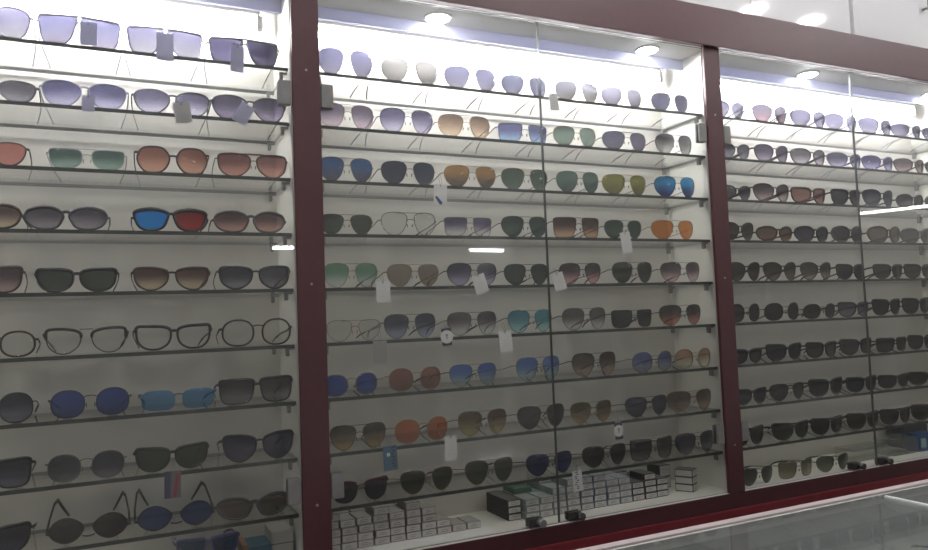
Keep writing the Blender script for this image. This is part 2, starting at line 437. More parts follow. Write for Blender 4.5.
# ------------------------------------------------------------------ glass doors
def glass_door(x0, x1, hinge_left, label, lock_x):
    r = empty('glass_door', ((x0 + x1) / 2, YD, FLOOR_IN), label, 'glass door', 'hinged glass doors of the display cabinet')
    ox, oz = (x0 + x1) / 2, FLOOR_IN
    hw = (x1 - x0) / 2; z1 = CEIL_IN - FLOOR_IN - .002
    bm = bmesh.new(); fs = box(bm, -hw, hw, 0, .005, .001, z1)
    for f in fs:
        f.normal_update()
        if abs(f.calc_center_median().x) > hw - 1e-4 or abs(f.calc_center_median().z - .001) < 1e-4 or abs(f.calc_center_median().z - z1) < 1e-4: f.material_index = 1
    mesh_obj('pane', bm, [DOORGLASS, DOOREDGE], r)
    for z in (1.803 - oz, 1.033 - oz):
        s = -1 if hinge_left else 1
        h = bmesh.new()
        xa = s * (hw - .0115); xb = s * (hw - .036)
        lo, hi = min(xa, xb), max(xa, xb)
        box(h, lo, hi, -.007, -.0002, z - .024, z + .024, bev=.0012)
        box(h, lo, hi, .0052, .011, z - .024, z + .024, bev=.0012)
        mesh_obj('hinge', h, STEEL, r)
    if lock_x is not None:
        lk = bmesh.new(); lx = lock_x - ox; s = 1 if lock_x > ox else -1
        box(lk, lx - .017, lx + .017, -.006, -.0002, .003, .021, bev=.001)
        box(lk, lx - .017, lx + .017, .0052, .013, .003, .021, bev=.001)
        lo = mesh_obj('lock', lk, DARKSTEEL, r)
        ck = bmesh.new(); cyl(ck, (lx + .009, -.006, .012), (lx + .009, -.022, .012), .0085, .0085, 20); cyl(ck, (lx + .009, -.022, .012), (lx + .009, -.0228, .012), .0035, .003, 12)
        mesh_obj('lock_cylinder', ck, STEEL if lock_x < .5 else DARKSTEEL, lo)
    return r
glass_door(-1.053, -.537, True, 'far left glass door of the left bay, mostly outside the frame', None)
glass_door(-.534, -.0185, False, 'clear glass door of the left bay, hinged on the dark red post', None)
glass_door(.0185, .5445, True, 'left glass door of the middle bay with a round lock at its foot', .482)
glass_door(.5475, 1.051, False, 'right glass door of the middle bay with a dark square lock at its foot', .584)
glass_door(1.0865, 1.6125, True, 'left glass door of the right bay, lock beside the floor sunglasses', 1.520)
glass_door(1.6155, 2.138, False, 'right glass door of the right bay, lock in front of clear boxes', 1.636)

# ------------------------------------------------------------------ glass shelves
ORD = ['top', 'second', 'third', 'fourth', 'fifth', 'sixth', 'seventh', 'eighth', 'lowest']
for b, (x0, x1) in BAYS.items():
    for r, z in enumerate(ROWS):
        xa, xb = x0 + .003, x1 - .003
        nm = empty('glass_shelf', ((xa + xb) / 2, 0, z), f'{ORD[r]} glass shelf of the {BAYNAME[b]} bay, with a dark green front edge', 'shelf', f'glass shelves of the {BAYNAME[b]} bay')
        hw = (xb - xa) / 2
        bm = bmesh.new(); fs = box(bm, -hw, hw, 0, .161, -TS, TS)
        for f in fs:
            c = f.calc_center_median()
            if c.y < 1e-4 or c.y > .1609 or abs(c.x) > hw - 1e-4: f.material_index = 1
        mesh_obj('pane', bm, [SHELFGLASS, EDGE], nm)
        for sx in (-1, 1):
            for y in (.012, .148):
                k = bmesh.new()
                box(k, sx * hw - .012 * sx - .003, sx * hw - .012 * sx + .003, y - .006, y + .006, -TS - .016, -TS - .0002, bev=.0008)
                box(k, sx * hw - .008 * sx - .008, sx * hw - .008 * sx + .008, y - .004, y + .004, -TS - .0035, -TS - .0002)
                mesh_obj('bracket', k, pm('grey_bracket', (.24, .24, .23), .45, .2), nm)

# ------------------------------------------------------------------ sunglasses
GL = [
('L',0,-0.5388,0.1212,0.0596,'os','violet gradient',(74,73,93),(118,117,126),'v',0),
('L',0,-0.3996,0.1329,0.0584,'fl','violet gradient',(68,68,92),(113,110,125),'v',0),
('L',0,-0.2547,0.1331,0.0563,'fl','pale violet gradient',(75,74,94),(118,117,126),'v',0),
('L',0,-0.1095,0.1315,0.0544,'fl','dark violet',(45,42,63),(77,74,98),'k',0),
('L',1,-0.5299,0.1213,0.0403,'os','grey gradient',(103,101,112),(179,177,194),'x',0),
('L',1,-0.3921,0.1362,0.0493,'os','blue violet gradient',(95,95,137),(212,210,246),'v',0),
('L',1,-0.2437,0.1334,0.0479,'os','violet grey gradient',(112,110,143),(223,219,246),'x',0),
('L',1,-0.0957,0.1399,0.0506,'os','purple gradient',(89,83,110),(180,171,203),'b',0),
('L',2,-0.5416,0.114,0.0426,'os','salmon pink',(218,148,139),(228,167,157),'b',0),
('L',2,-0.389,0.1211,0.0386,'cm','grey green',(99,126,123),(178,205,198),'s',0),
('L',2,-0.2446,0.1237,0.0519,'oc','coral brown',(165,116,106),(231,185,164),'b',0),
('L',2,-0.0926,0.1317,0.048,'sh','rosy brown',(151,109,109),(230,177,167),'b',0),
('L',3,-0.5494,0.114,0.0442,'wp','brown gradient',(113,96,96),(238,219,195),'b',0),
('L',3,-0.4221,0.1291,0.043,'wp','purple grey',(100,98,112),(193,186,198),'p',0),
('L',3,-0.2495,0.1264,0.0447,'rb','blue and red',(69,138,216),(69,138,216),'k',0),
('L',3,-0.1043,0.1342,0.0432,'wp','plum brown gradient',(113,94,98),(232,186,178),'p',0),
('L',4,-0.5486,0.1149,0.0477,'wf','plum gradient',(110,97,106),(216,191,191),'b',0),
('L',4,-0.4062,0.125,0.0437,'wf','dark green',(84,94,89),(105,117,107),'k',0),
('L',4,-0.2491,0.1294,0.0448,'wr','brown gradient',(124,98,95),(239,225,198),'b',0),
('L',4,-0.0942,0.1325,0.0462,'wr','charcoal gradient',(81,81,92),(175,175,188),'k',0),
('L',5,-0.529,0.1144,0.0464,'rp','clear',None,None,'b',0),
('L',5,-0.3918,0.1272,0.0479,'br','clear',None,None,'k',0),
('L',5,-0.247,0.129,0.0477,'wf','clear',None,None,'k',0),
('L',5,-0.0832,0.129,0.0532,'rp','clear',None,None,'k',0),
('L',6,-0.5321,0.114,0.0522,'rd','slate gradient',(87,88,102),(179,181,198),'k',0),
('L',6,-0.3862,0.1238,0.0498,'rd','deep blue mirrored',(82,108,192),(95,115,179),'k',0),
('L',6,-0.2408,0.1272,0.039,'rr','sky blue',(124,180,226),(129,186,227),'u',0),
('L',6,-0.0852,0.1361,0.0505,'sp','charcoal gradient',(85,85,91),(198,198,206),'k',0),
('L',7,-0.5353,0.114,0.0511,'sp','navy gradient',(75,78,94),(162,166,186),'k',0),
('L',7,-0.3933,0.1194,0.0487,'rd','dark slate',(88,91,104),(167,171,183),'x',0),
('L',7,-0.2528,0.1221,0.0458,'wf','dark olive',(97,107,93),(112,126,105),'k',0),
('L',7,-0.0896,0.1313,0.0533,'wr','midnight blue',(85,85,113),(110,110,142),'k',0),
('L',8,-0.537,0.114,0.0488,'wf','dark navy',(95,95,106),(109,113,143),'k',0),
('L',8,-0.3908,0.1222,0.0441,'ov','dark brown',(118,114,111),(103,99,99),'b',1),
('L',8,-0.248,0.1272,0.0447,'ov','blue mirrored',(93,119,185),(88,109,171),'k',1),
('L',8,-0.1087,0.1331,0.044,'wp','taupe',(176,168,160),(150,147,143),'x',0),
('M',0,0.0986,0.1173,0.0589,'av','lilac gradient',(61,61,81),(101,100,112),'g',0),
('M',0,0.2444,0.1318,0.0544,'av','pale cream',(90,89,90),(96,95,95),'s',0),
('M',0,0.3919,0.1295,0.0537,'av','periwinkle gradient',(64,64,83),(102,101,112),'g',0),
('M',0,0.533,0.1225,0.0486,'av','steel violet',(61,62,79),(91,91,106),'g',0),
('M',0,0.6811,0.1228,0.05,'av','pale pearl',(84,84,94),(94,93,92),'g',0),
('M',0,0.8172,0.1247,0.049,'av','faint lilac',(85,84,97),(92,91,99),'g',0),
('M',0,0.9713,0.1202,0.049,'av','lavender',(62,62,84),(90,90,108),'g',0),
('M',1,0.0975,0.1168,0.0531,'av','dusky pink gradient',(127,118,142),(229,214,229),'g',0),
('M',1,0.2324,0.1211,0.0545,'av','violet gradient',(114,109,144),(214,209,235),'x',0),
('M',1,0.3719,0.1278,0.0532,'av','tan orange gradient',(155,132,116),(242,218,196),'g',0),
('M',1,0.5244,0.1299,0.0449,'sq','blue gradient',(102,104,151),(179,209,246),'x',0),
('M',1,0.6689,0.1218,0.0495,'av','pale green grey',(124,141,135),(141,159,149),'g',0),
('M',1,0.8196,0.134,0.0483,'av','slate violet',(100,98,122),(116,114,133),'x',0),
('M',1,0.9768,0.1203,0.0528,'av','grey gradient',(100,100,105),(187,187,187),'k',0),
('M',2,0.0926,0.114,0.0518,'av','blue topped slate',(85,117,173),(115,117,134),'g',0),
('M',2,0.232,0.123,0.0511,'av','dark navy',(79,84,102),(93,98,113),'x',0),
('M',2,0.3822,0.1281,0.0507,'av','olive with fiery top',(190,151,108),(119,112,101),'g',0),  # red-yellow reflection put into the top tint
('M',2,0.5235,0.1241,0.0516,'av','bottle green',(101,118,109),(111,131,122),'g',0),
('M',2,0.6713,0.1217,0.0524,'av','glossy dark green',(127,150,143),(101,119,116),'x',0),  # white reflections put into the paler top tint
('M',2,0.8124,0.1332,0.052,'av','mirrored olive yellow',(158,156,96),(126,126,85),'g',0),
('M',2,0.9747,0.1334,0.0549,'av','mirrored bright blue',(66,148,201),(66,73,127),'x',0),
('M',3,0.0889,0.114,0.0429,'av','dark green grey',(98,105,103),(110,119,114),'g',0),
('M',3,0.2294,0.1248,0.0507,'av','clear',None,None,'x',0),
('M',3,0.3713,0.117,0.0435,'sq','violet gradient',(116,108,146),(245,245,245),'g',0),
('M',3,0.5163,0.1206,0.0495,'av','deep green',(94,107,105),(106,123,117),'x',0),
('M',3,0.6619,0.1296,0.0507,'sq','brown gradient',(101,86,88),(233,198,173),'b',0),
('M',3,0.799,0.114,0.0469,'av','dark green',(94,109,105),(101,117,111),'x',0),
('M',3,0.959,0.1356,0.0504,'av','orange',(218,146,96),(221,151,99),'g',0),
('M',4,0.0966,0.114,0.0517,'av','mint green gradient',(133,180,156),(238,245,245),'g',0),
('M',4,0.2352,0.1178,0.0493,'av','flat taupe',(171,161,150),(177,168,156),'g',0),
('M',4,0.3771,0.122,0.0512,'av','indigo gradient',(91,89,112),(206,199,233),'k',0),
('M',4,0.5155,0.1149,0.0487,'av','blackish green',(89,101,96),(96,112,103),'k',0),
('M',4,0.6655,0.1179,0.0507,'av','charcoal to rose',(99,91,97),(235,190,195),'k',0),
('M',4,0.821,0.1208,0.053,'av','dark grey green',(100,105,100),(113,120,113),'x',0),
('M',4,0.9766,0.1297,0.0528,'av','dusky rose gradient',(109,102,111),(238,208,215),'x',0),
('M',5,0.0997,0.114,0.0447,'av','clear',None,None,'g',0),
('M',5,0.2243,0.1167,0.0532,'av','slate blue gradient',(99,104,125),(201,210,237),'x',0),
('M',5,0.3722,0.1214,0.053,'av','mauve grey gradient',(128,120,130),(246,246,246),'x',0),
('M',5,0.5206,0.1149,0.0531,'av','teal blue',(102,169,191),(197,240,240),'x',0),
('M',5,0.6715,0.1238,0.0536,'av','grey gradient',(118,115,115),(246,246,246),'x',0),
('M',5,0.8128,0.1232,0.0447,'sq','charcoal',(92,95,95),(103,105,103),'k',0),
('M',5,0.9699,0.1358,0.0531,'av','black to red',(93,88,88),(228,167,150),'k',0),
('M',6,0.089,0.114,0.0457,'rd','royal blue',(79,106,197),(92,122,206),'g',0),
('M',6,0.2317,0.1168,0.0496,'rd','red brown',(181,133,127),(180,147,135),'g',0),
('M',6,0.3692,0.114,0.0492,'av','blue gradient',(102,139,220),(216,242,242),'x',0),
('M',6,0.5365,0.1155,0.0557,'av','denim blue gradient',(105,138,211),(208,235,241),'x',0),
('M',6,0.6941,0.1249,0.0566,'av','dark brown gradient',(96,87,82),(225,205,185),'k',0),
('M',6,0.8693,0.123,0.0496,'rd','blue violet',(124,132,194),(206,216,238),'x',0),
('M',6,1.005,0.1174,0.05,'rd','peach gradient',(200,165,146),(243,243,220),'g',0),
('M',7,0.1024,0.1169,0.0518,'av','brown olive gradient',(108,100,85),(235,217,171),'b',0),
('M',7,0.2428,0.1195,0.0511,'rd','mirrored orange',(219,139,96),(215,144,112),'g',0),
('M',7,0.3884,0.1192,0.0552,'av','tan gradient',(129,109,91),(236,223,174),'x',0),
('M',7,0.5403,0.1263,0.0536,'av','near black',(95,95,99),(109,109,112),'x',0),
('M',7,0.678,0.1179,0.0512,'av','tobacco brown',(115,104,86),(216,190,151),'g',0),
('M',7,0.844,0.1276,0.0502,'av','dark navy',(85,89,111),(94,97,120),'k',0),
('M',7,0.9912,0.1467,0.0543,'av','bronze brown gradient',(115,100,86),(218,193,171),'g',0),
('M',8,0.1024,0.1186,0.0467,'cb','black',(94,93,98),(100,98,111),'r',0),
('M',8,0.2503,0.1196,0.0509,'av','dark olive green',(99,106,96),(119,129,112),'g',0),
('M',8,0.3996,0.1171,0.0546,'av','olive green',(109,116,102),(128,135,117),'g',0),
('M',8,0.5556,0.1215,0.0504,'av','dark blue',(78,85,134),(84,95,147),'k',0),
('M',8,0.7104,0.1254,0.0522,'av','black green',(80,84,84),(95,98,95),'x',0),
('M',8,0.8525,0.1279,0.0541,'sq','charcoal gradient',(93,93,96),(177,173,173),'k',0),
('M',8,0.9923,0.1264,0.0548,'av','slate grey gradient',(95,98,110),(180,184,196),'k',0),
('R',0,1.1732,0.114,0.0493,'os','pale lilac',(76,75,93),(124,120,131),'v',0),
('R',0,1.3347,0.1327,0.0529,'os','violet to pink',(69,67,81),(120,99,105),'x',0),
('R',0,1.4899,0.1413,0.052,'os','grey violet',(67,66,84),(107,104,120),'x',0),
('R',0,1.6306,0.1405,0.0525,'os','light lavender',(76,75,94),(112,111,126),'v',0),
('R',0,1.7871,0.148,0.0532,'os','violet gradient',(71,70,90),(117,116,130),'x',0),
('R',0,1.935,0.1477,0.0464,'os','lilac gradient',(74,73,92),(116,114,129),'v',0),
('R',0,2.0959,0.148,0.046,'os','grey lilac',(72,71,90),(112,111,126),'x',0),
('R',1,1.185,0.114,0.0444,'os','dark grey',(89,87,97),(141,139,150),'x',0),
('R',1,1.3299,0.1283,0.0503,'os','dark plum',(89,85,105),(172,165,188),'b',0),
('R',1,1.4792,0.1405,0.0484,'os','grey gradient',(101,97,106),(210,202,217),'k',0),
('R',1,1.6353,0.148,0.0463,'os','steel violet',(106,105,133),(202,200,228),'x',0),
('R',1,1.7851,0.1443,0.0467,'os','violet blue',(105,103,141),(195,193,228),'n',0),
('R',1,1.937,0.1477,0.0464,'os','taupe pink',(122,116,118),(202,184,188),'b',0),
('R',1,2.0932,0.1458,0.046,'os','dark violet',(97,95,114),(160,158,176),'k',0),
('R',2,1.1799,0.114,0.0412,'os','black grey',(93,91,97),(108,107,112),'k',0),
('R',2,1.3218,0.1355,0.0523,'os','mauve grey gradient',(100,94,99),(209,190,194),'k',0),
('R',2,1.4694,0.1357,0.0474,'wf','reddish brown',(157,123,119),(179,144,138),'b',0),
('R',2,1.6248,0.1224,0.0483,'wf','black',(80,80,84),(95,93,97),'k',0),
('R',2,1.7734,0.1389,0.0542,'os','dark blue grey',(73,73,86),(118,118,133),'k',0),
('R',2,1.922,0.1272,0.0448,'wp','dark charcoal',(73,71,75),(119,117,119),'k',0),
('R',2,2.07,0.1342,0.0471,'wp','black',(77,75,79),(87,85,87),'k',0),
('R',3,1.1818,0.114,0.0506,'os','dark olive brown',(97,93,85),(117,112,105),'b',0),
('R',3,1.3238,0.1355,0.0422,'wp','brown with reddish bottom',(122,112,103),(164,126,119),'b',0),
('R',3,1.4713,0.1357,0.0451,'wp','dark navy',(88,88,102),(104,104,119),'k',0),
('R',3,1.6202,0.1308,0.0482,'wp','black plum',(92,88,92),(102,97,102),'k',0),
('R',3,1.792,0.148,0.0513,'wp','brownish grey',(140,132,128),(159,152,145),'b',0),
('R',3,1.9414,0.1428,0.0481,'wp','grey',(134,129,129),(150,146,143),'x',0),
('R',4,1.1955,0.1171,0.0525,'os','black',(83,83,81),(101,99,96),'k',0),
('R',4,1.3326,0.1241,0.0524,'os','dark brown',(93,88,83),(162,150,141),'b',0),
('R',4,1.4762,0.1234,0.0522,'os','brown grey gradient',(92,88,80),(199,187,172),'b',0),
('R',4,1.6207,0.1176,0.0462,'wf','black',(83,80,80),(94,91,89),'k',0),
('R',4,1.7931,0.1304,0.0458,'wf','dark grey',(109,106,103),(124,121,118),'k',0),
('R',4,1.9357,0.1277,0.0455,'wf','grey',(109,106,103),(120,117,115),'k',0),
('R',5,1.1869,0.114,0.0498,'rd','black',(83,83,83),(100,100,97),'k',0),
('R',5,1.3324,0.1317,0.0491,'rd','black green',(79,82,79),(88,91,88),'k',0),
('R',5,1.4811,0.1276,0.0426,'rd','black grey',(84,84,87),(96,96,96),'k',0),
('R',5,1.6248,0.1264,0.0448,'wf','slate violet',(128,125,143),(162,159,174),'k',0),
('R',5,1.7723,0.1246,0.0502,'wf','black',(79,79,79),(88,88,88),'k',0),
('R',5,1.9126,0.1265,0.0502,'wf','black grey',(87,87,84),(96,96,93),'k',0),
('R',6,1.1842,0.114,0.0405,'wf','black',(83,83,87),(92,92,92),'k',0),
('R',6,1.3302,0.1314,0.0473,'wf','black navy',(85,85,98),(89,89,103),'k',0),
('R',6,1.4765,0.119,0.0456,'wf','black gradient',(69,69,73),(147,143,147),'k',0),
('R',6,1.6254,0.1307,0.0476,'wf','charcoal',(97,97,97),(120,117,117),'k',0),
('R',6,1.7861,0.1345,0.0434,'sp','charcoal gradient',(92,92,92),(125,125,122),'k',0),
('R',6,1.9211,0.1171,0.0461,'wf','dark grey',(97,97,97),(111,111,108),'k',0),
('R',7,1.1904,0.114,0.0435,'wf','black navy',(80,84,94),(85,89,99),'k',0),
('R',7,1.332,0.1314,0.0473,'av','dark olive grey',(93,96,89),(102,102,95),'k',0),
('R',7,1.4876,0.1319,0.0503,'wf','black grey',(83,83,87),(93,93,93),'k',0),
('R',7,1.6369,0.1268,0.0457,'wf','midnight',(74,74,89),(85,85,99),'k',0),
('R',7,1.7831,0.1343,0.0421,'wf','charcoal',(88,88,88),(102,102,99),'k',0),
('R',7,1.9327,0.147,0.042,'wf','charcoal gradient',(83,83,83),(112,112,109),'k',0),
('R',8,1.1711,0.114,0.0508,'wf','black',(77,77,77),(87,87,83),'k',0),
('R',8,1.3368,0.1354,0.0482,'wf','black with green glint',(87,83,87),(114,126,103),'k',0),
('R',8,1.479,0.123,0.0483,'wf','black',(72,72,72),(82,82,78),'k',0),
('R',8,1.6334,0.131,0.0491,'wf','dark green grey',(93,97,89),(104,108,100),'k',0),
('R',8,1.7803,0.1341,0.0482,'wf','slate',(94,94,97),(109,109,109),'k',0),
('R',8,1.9347,0.1471,0.0509,'wf','dark olive',(93,96,85),(103,107,96),'k',0),
('R',9,1.1755,0.114,0.0461,'av','black',(84,84,81),(101,101,93),'x',0),
('R',9,1.3215,0.1261,0.0461,'sq','olive',(131,127,107),(153,149,125),'x',0),
('R',9,1.4673,0.126,0.0457,'av','dark green',(96,104,88),(117,121,101),'x',0),
]
NTH = ['leftmost', 'second from left', 'third from left', 'fourth from left', 'fifth from left', 'sixth from left', 'seventh from left']
cnt = {}
for bay, row, xc, W, h, style, words, top, bot, fcode, flip in GL:
    k = cnt.get((bay, row), 0); cnt[(bay, row)] = k + 1
    noun = STY[style][5]
    sun = top is not None
    thing_word = 'sunglasses' if sun else 'eyeglasses'
    look = f'{words} {noun} {thing_word}' if sun else f'clear-lensed {noun} {thing_word}'
    if style == 'rb': look = 'sport sunglasses, left lens blue and right lens red'
    where = f"the {BAYNAME[bay]} bay's {ORD[row]} shelf" if row < 9 else "the right bay's floor"
    z = ROWS[row] + TS if row < 9 else FLOOR_IN
    y = .012 if row < 9 else -.008
    lab = f'{look}, {NTH[k]} on {where}'
    if style == 'rb': lab = "sport sunglasses with a blue left and a red right lens, left bay's fourth shelf"
    bl, bh = BAYS[bay]; xc = min(max(xc, bl + W / 2 + .0065), bh - W / 2 - .0065)
    edge_pair = xc > bh - W / 2 - .018 or xc < bl + W / 2 + .018
    eyewear('sunglasses' if sun else 'eyeglasses', W, h, style, top, bot, fcode, flip, lab,
            'sunglasses' if sun else 'eyeglasses', f'eyewear on {where}', (xc, y, z + .0002), 0 if edge_pair else random.uniform(-.016, .016) * (1 if bay != 'R' else .5))

# ------------------------------------------------------------------ price tags hanging from the sunglasses
def price_tag(row, x, z1, z0, w, tilt, mat, label, style='plain'):
    zc = z1
    r = empty('price_tag', (x, -.006, zc), label, 'price tag', 'price tags hanging from the sunglasses')
    r.rotation_euler = (0, tilt, 0)
    h = z1 - z0
    bm = bmesh.new()
    if style == 'dial':
        box(bm, -w * .22, w * .22, -.0005, .0005, -h, 0, bev=.0003)
        c = mesh_obj('card', bm, GREYCARD, r)
        d = bmesh.new(); cyl(d, (0, -.0006, -h * .5), (0, -.002, -h * .5), w * .42, n=24); m = mesh_obj('dial_disc', d, WHITECARD, c)
        k = bmesh.new(); box(k, -.0009, .0009, -.0024, -.0020, -h * .60, -h * .40); box(k, -.003, .003, -.0024, -.0020, -h * .42, -h * .38); mesh_obj('printed_mark', k, DARKINK, m)
        k = bmesh.new(); box(k, -w * .34, w * .34, -.0012, -.0006, -h * .93, -h * .74); box(k, -w * .34, w * .34, -.0012, -.0006, -h * .26, -h * .08); mesh_obj('dark_band', k, DARKINK, c)
    else:
        box(bm, -w / 2, w / 2, -.0005, .0005, -h, 0, bev=.0003)
        c = mesh_obj('card', bm, mat, r)
        hb = bmesh.new(); cyl(hb, (0, -.0005, -.004), (0, -.0007, -.004), .0012, n=10); mesh_obj('punch_hole', hb, DARKINK, c)
        if style == 'redblue':
            k = bmesh.new(); box(k, -w / 2, -w * .12, -.0009, -.0006, -h, -.0003); mesh_obj('blue_panel', k, pm('dull_blue_print', (.07, .075, .13), .5), c)
            k = bmesh.new(); v = [k.verts.new((a * w, -.0009, bb * h)) for a, bb in ((.02, -.95), (.22, -.95), (.44, -.1), (.2, -.1))]; k.faces.new(v)
            mesh_obj('red_stripe', k, pm('red_print', (.30, .05, .06), .5), c)
        if style == 'blue':
            k = bmesh.new()
            for i in range(7):
                a = .12 + .05 * math.sin(i * 2.2); box(k, w * a, w * (a + .2), -.0009, -.0006, -h * (.12 + i * .125), -h * (.06 + i * .125))
            mesh_obj('printed_lettering', k, DARKINK, c)
            k = bmesh.new(); box(k, -w * .25, -w * .02, -.0009, -.0006, -h * .42, -h * .28); mesh_obj('pale_mark', k, WHITECARD, c)
        if style == 'bluemark':
            k = bmesh.new(); v = [k.verts.new((a * w, -.0009, bb * h)) for a, bb in ((-.42, -.62), (-.28, -.58), (.16, -.86), (.10, -.97), (-.06, -.97))]; k.faces.new(v); mesh_obj('blue_mark', k, BLUEINK, c)
        if style == 'pattern':
            k = bmesh.new()
            for i in range(9):
                box(k, -w * .2 + w * .12 * math.sin(i * 1.9), w * .02 + w * .12 * math.sin(i * 1.9), -.0009, -.0006, -h * (.10 + i * .095), -h * (.06 + i * .095))
            mesh_obj('printed_pattern', k, DARKINK, c)
        if style in ('plain', 'grey') and h > .03:
            k = bmesh.new()
            for i, q in enumerate((.45, .58, .70)): box(k, -w * .30, w * (.12 + .1 * (i % 2)), -.0007, -.0006, -h * q - .0006, -h * q)
            mesh_obj('faint_print', k, pm('faint_print', (.55, .55, .55), .6), c)
    s = bmesh.new()
    zb = (ROWS[row] + TS + .024) - zc
    if zb < .006: zb = .010
    sweep(s, [(0, -.0004, -.004), (-.002, -.0025, .001), (-.004, .0005, zb * .6), (-.003, .006, zb), (.002, .008, zb + .002), (.003, .003, zb * .6), (.002, -.002, .001), (0, -.0004, -.004)], .0004, .0004, k=4)
    mesh_obj('string', s, STRING, r)
    return r
TAGS = [
 (0, -.385, 1.905, 1.862, .027, 0, GREYCARD, "grey tag on the second sunglasses of the left bay's top shelf", 'grey'),
 (0, -.257, 1.902, 1.850, .030, 0, GREYCARD, "grey tag on the third sunglasses of the left bay's top shelf", 'grey'),
 (0, -.125, 1.896, 1.842, .025, .06, GREYCARD, "dark grey tag below the dark violet sunglasses, left bay top shelf", 'grey'),
 (1, -.386, 1.771, 1.742, .021, 0, GREYCARD, "small grey tag below the blue violet oversized sunglasses", 'grey'),
 (1, -.231, 1.773, 1.733, .030, -.15, CREAMCARD, "pale grey tag tilted below the violet grey oversized sunglasses", 'grey'),
 (1, -.107, 1.779, 1.737, .028, .5, GREYCARD, "tilted grey tag below the purple gradient oversized sunglasses", 'grey'),
 (7, -.254, 1.093, 1.045, .028, .02, pm('grey_print_card', (.22, .20, .22), .5), "blue, white and red tag hanging from the dark olive wayfarer sunglasses", 'redblue'),
 (0, .593, 1.871, 1.830, .024, -.12, WHITECARD, "white tag beside the steel violet aviators on the middle top shelf", 'plain'),
 (2, .295, 1.641, 1.595, .031, .05, WHITECARD, "crumpled white tag with a dark blue mark under dark navy aviators", 'bluemark'),
 (3, .782, 1.544, 1.493, .030, -.14, WHITECARD, "white tag hanging between the lenses of dark green aviators", 'plain'),
 (4, .156, 1.432, 1.387, .031, -.04, WHITECARD, "white tag hanging between the mint green and flat taupe aviators", 'plain'),
 (4, .376, 1.443, 1.401, .032, -.30, WHITECARD, "slanted white tag hanging from the indigo gradient aviators", 'plain'),
 (4, .581, 1.445, 1.404, .032, -.30, WHITECARD, "slanted white tag hanging between blackish green and charcoal rose aviators", 'plain'),
 (5, .438, 1.317, 1.271, .032, -.08, WHITECARD, "white tag between the mauve grey and teal blue aviators", 'plain'),
 (5, .295, 1.332, 1.289, .034, -.05, WHITECARD, "round white dial tag beside the slate blue gradient aviators", 'dial'),
 (5, .146, 1.309, 1.262, .030, 0, CREAMCARD, "translucent tag under the clear-lensed gold aviator eyeglasses on the sixth shelf", 'plain'),
 (7, .160, 1.094, 1.044, .030, -.03, pm('blue_print_card', (.10, .19, .27), .5), "blue tag with dark lettering below the brown olive aviators", 'blue'),
 (7, .297, 1.100, 1.048, .028, 0, WHITECARD, "white tag below the mirrored orange round sunglasses", 'plain'),
 (7, .733, 1.091, 1.045, .033, -.04, WHITECARD, "round white dial tag below the tobacco brown aviators", 'dial'),
 (8, .611, .989, .942, .026, -.06, WHITECARD, "white patterned tag beside the dark blue aviators above the cartons", 'pattern'),
]
for t in TAGS: price_tag(*t)

# made-up arcs in place of door reflections, each a white thread over the shelf
def streak(name, pts, label):
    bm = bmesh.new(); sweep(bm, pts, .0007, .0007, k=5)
    return tag(mesh_obj(name, bm, ARCWHITE), label, 'streak', 'white reflection arcs on the shelves')
zr = ROWS[7] + TS
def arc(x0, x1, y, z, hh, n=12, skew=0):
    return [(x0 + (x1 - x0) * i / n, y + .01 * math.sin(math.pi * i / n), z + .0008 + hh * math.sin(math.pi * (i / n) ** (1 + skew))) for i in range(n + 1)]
streak('reflection_arc', arc(.405, .505, .062, zr, .050), 'white thread added as a reflection, arched behind the tan gradient aviators')
streak('reflection_arc', arc(-.120, -.031, .055, zr, .058, skew=.2), 'white thread added as a reflection, arched over the midnight blue sunglasses by the red post')

# ------------------------------------------------------------------ lamps
TUBE = emit('fluorescent_tube', (.97, .97, 1.0), 118)
LAMP = emit('downlight_lamp', (.97, .98, 1.0), 125)
for b, (x0, x1) in BAYS.items():
    t = empty('tube_light', ((x0 + x1) / 2, .125, CEIL_IN), f'glowing white tube lamp under the top board of the {BAYNAME[b]} bay', 'lamp', 'tube lamps inside the cabinet')
    hw = (x1 - x0) / 2 - .035
    bm = bmesh.new(); box(bm, -hw, hw, -.010, .010, -.020, -.0005, bev=.002); mesh_obj('batten', bm, WHITE_IN, t)
    bm = bmesh.new(); cyl(bm, (-hw + .012, 0, -.038), (hw - .012, 0, -.038), .008, n=12); mesh_obj('tube', bm, TUBE, t)
    for s in (-1, 1):
        bm = bmesh.new(); box(bm, s * hw - .006, s * hw + .006, -.009, .009, -.048, -.0195, bev=.001); mesh_obj('lamp_holder', bm, WHITE_IN, t)
DN = {'L': ((-.86, .050), (-.27, .050)), 'M': ((.3213, .0455), (.916, .0455)), 'R': ((1.511, .0455), (2.10, .0455))}
for b, l in DN.items():
    for i, (x, y) in enumerate(l):
        d = empty('downlight', (x, y - .012, CEIL_IN), f"{['left', 'right'][i]} round downlight in the {BAYNAME[b]} bay's ceiling board", 'lamp', 'round downlights along the cabinet top')
        bm = bmesh.new(); cyl(bm, (0, 0, -.0003), (0, 0, -.004), .033, .031, 28); mesh_obj('trim_ring', bm, WHITE_IN, d)
        bm = bmesh.new(); cyl(bm, (0, 0, -.0041), (0, 0, -.0065), .026, .023, 28); mesh_obj('diffuser', bm, LAMP, d)

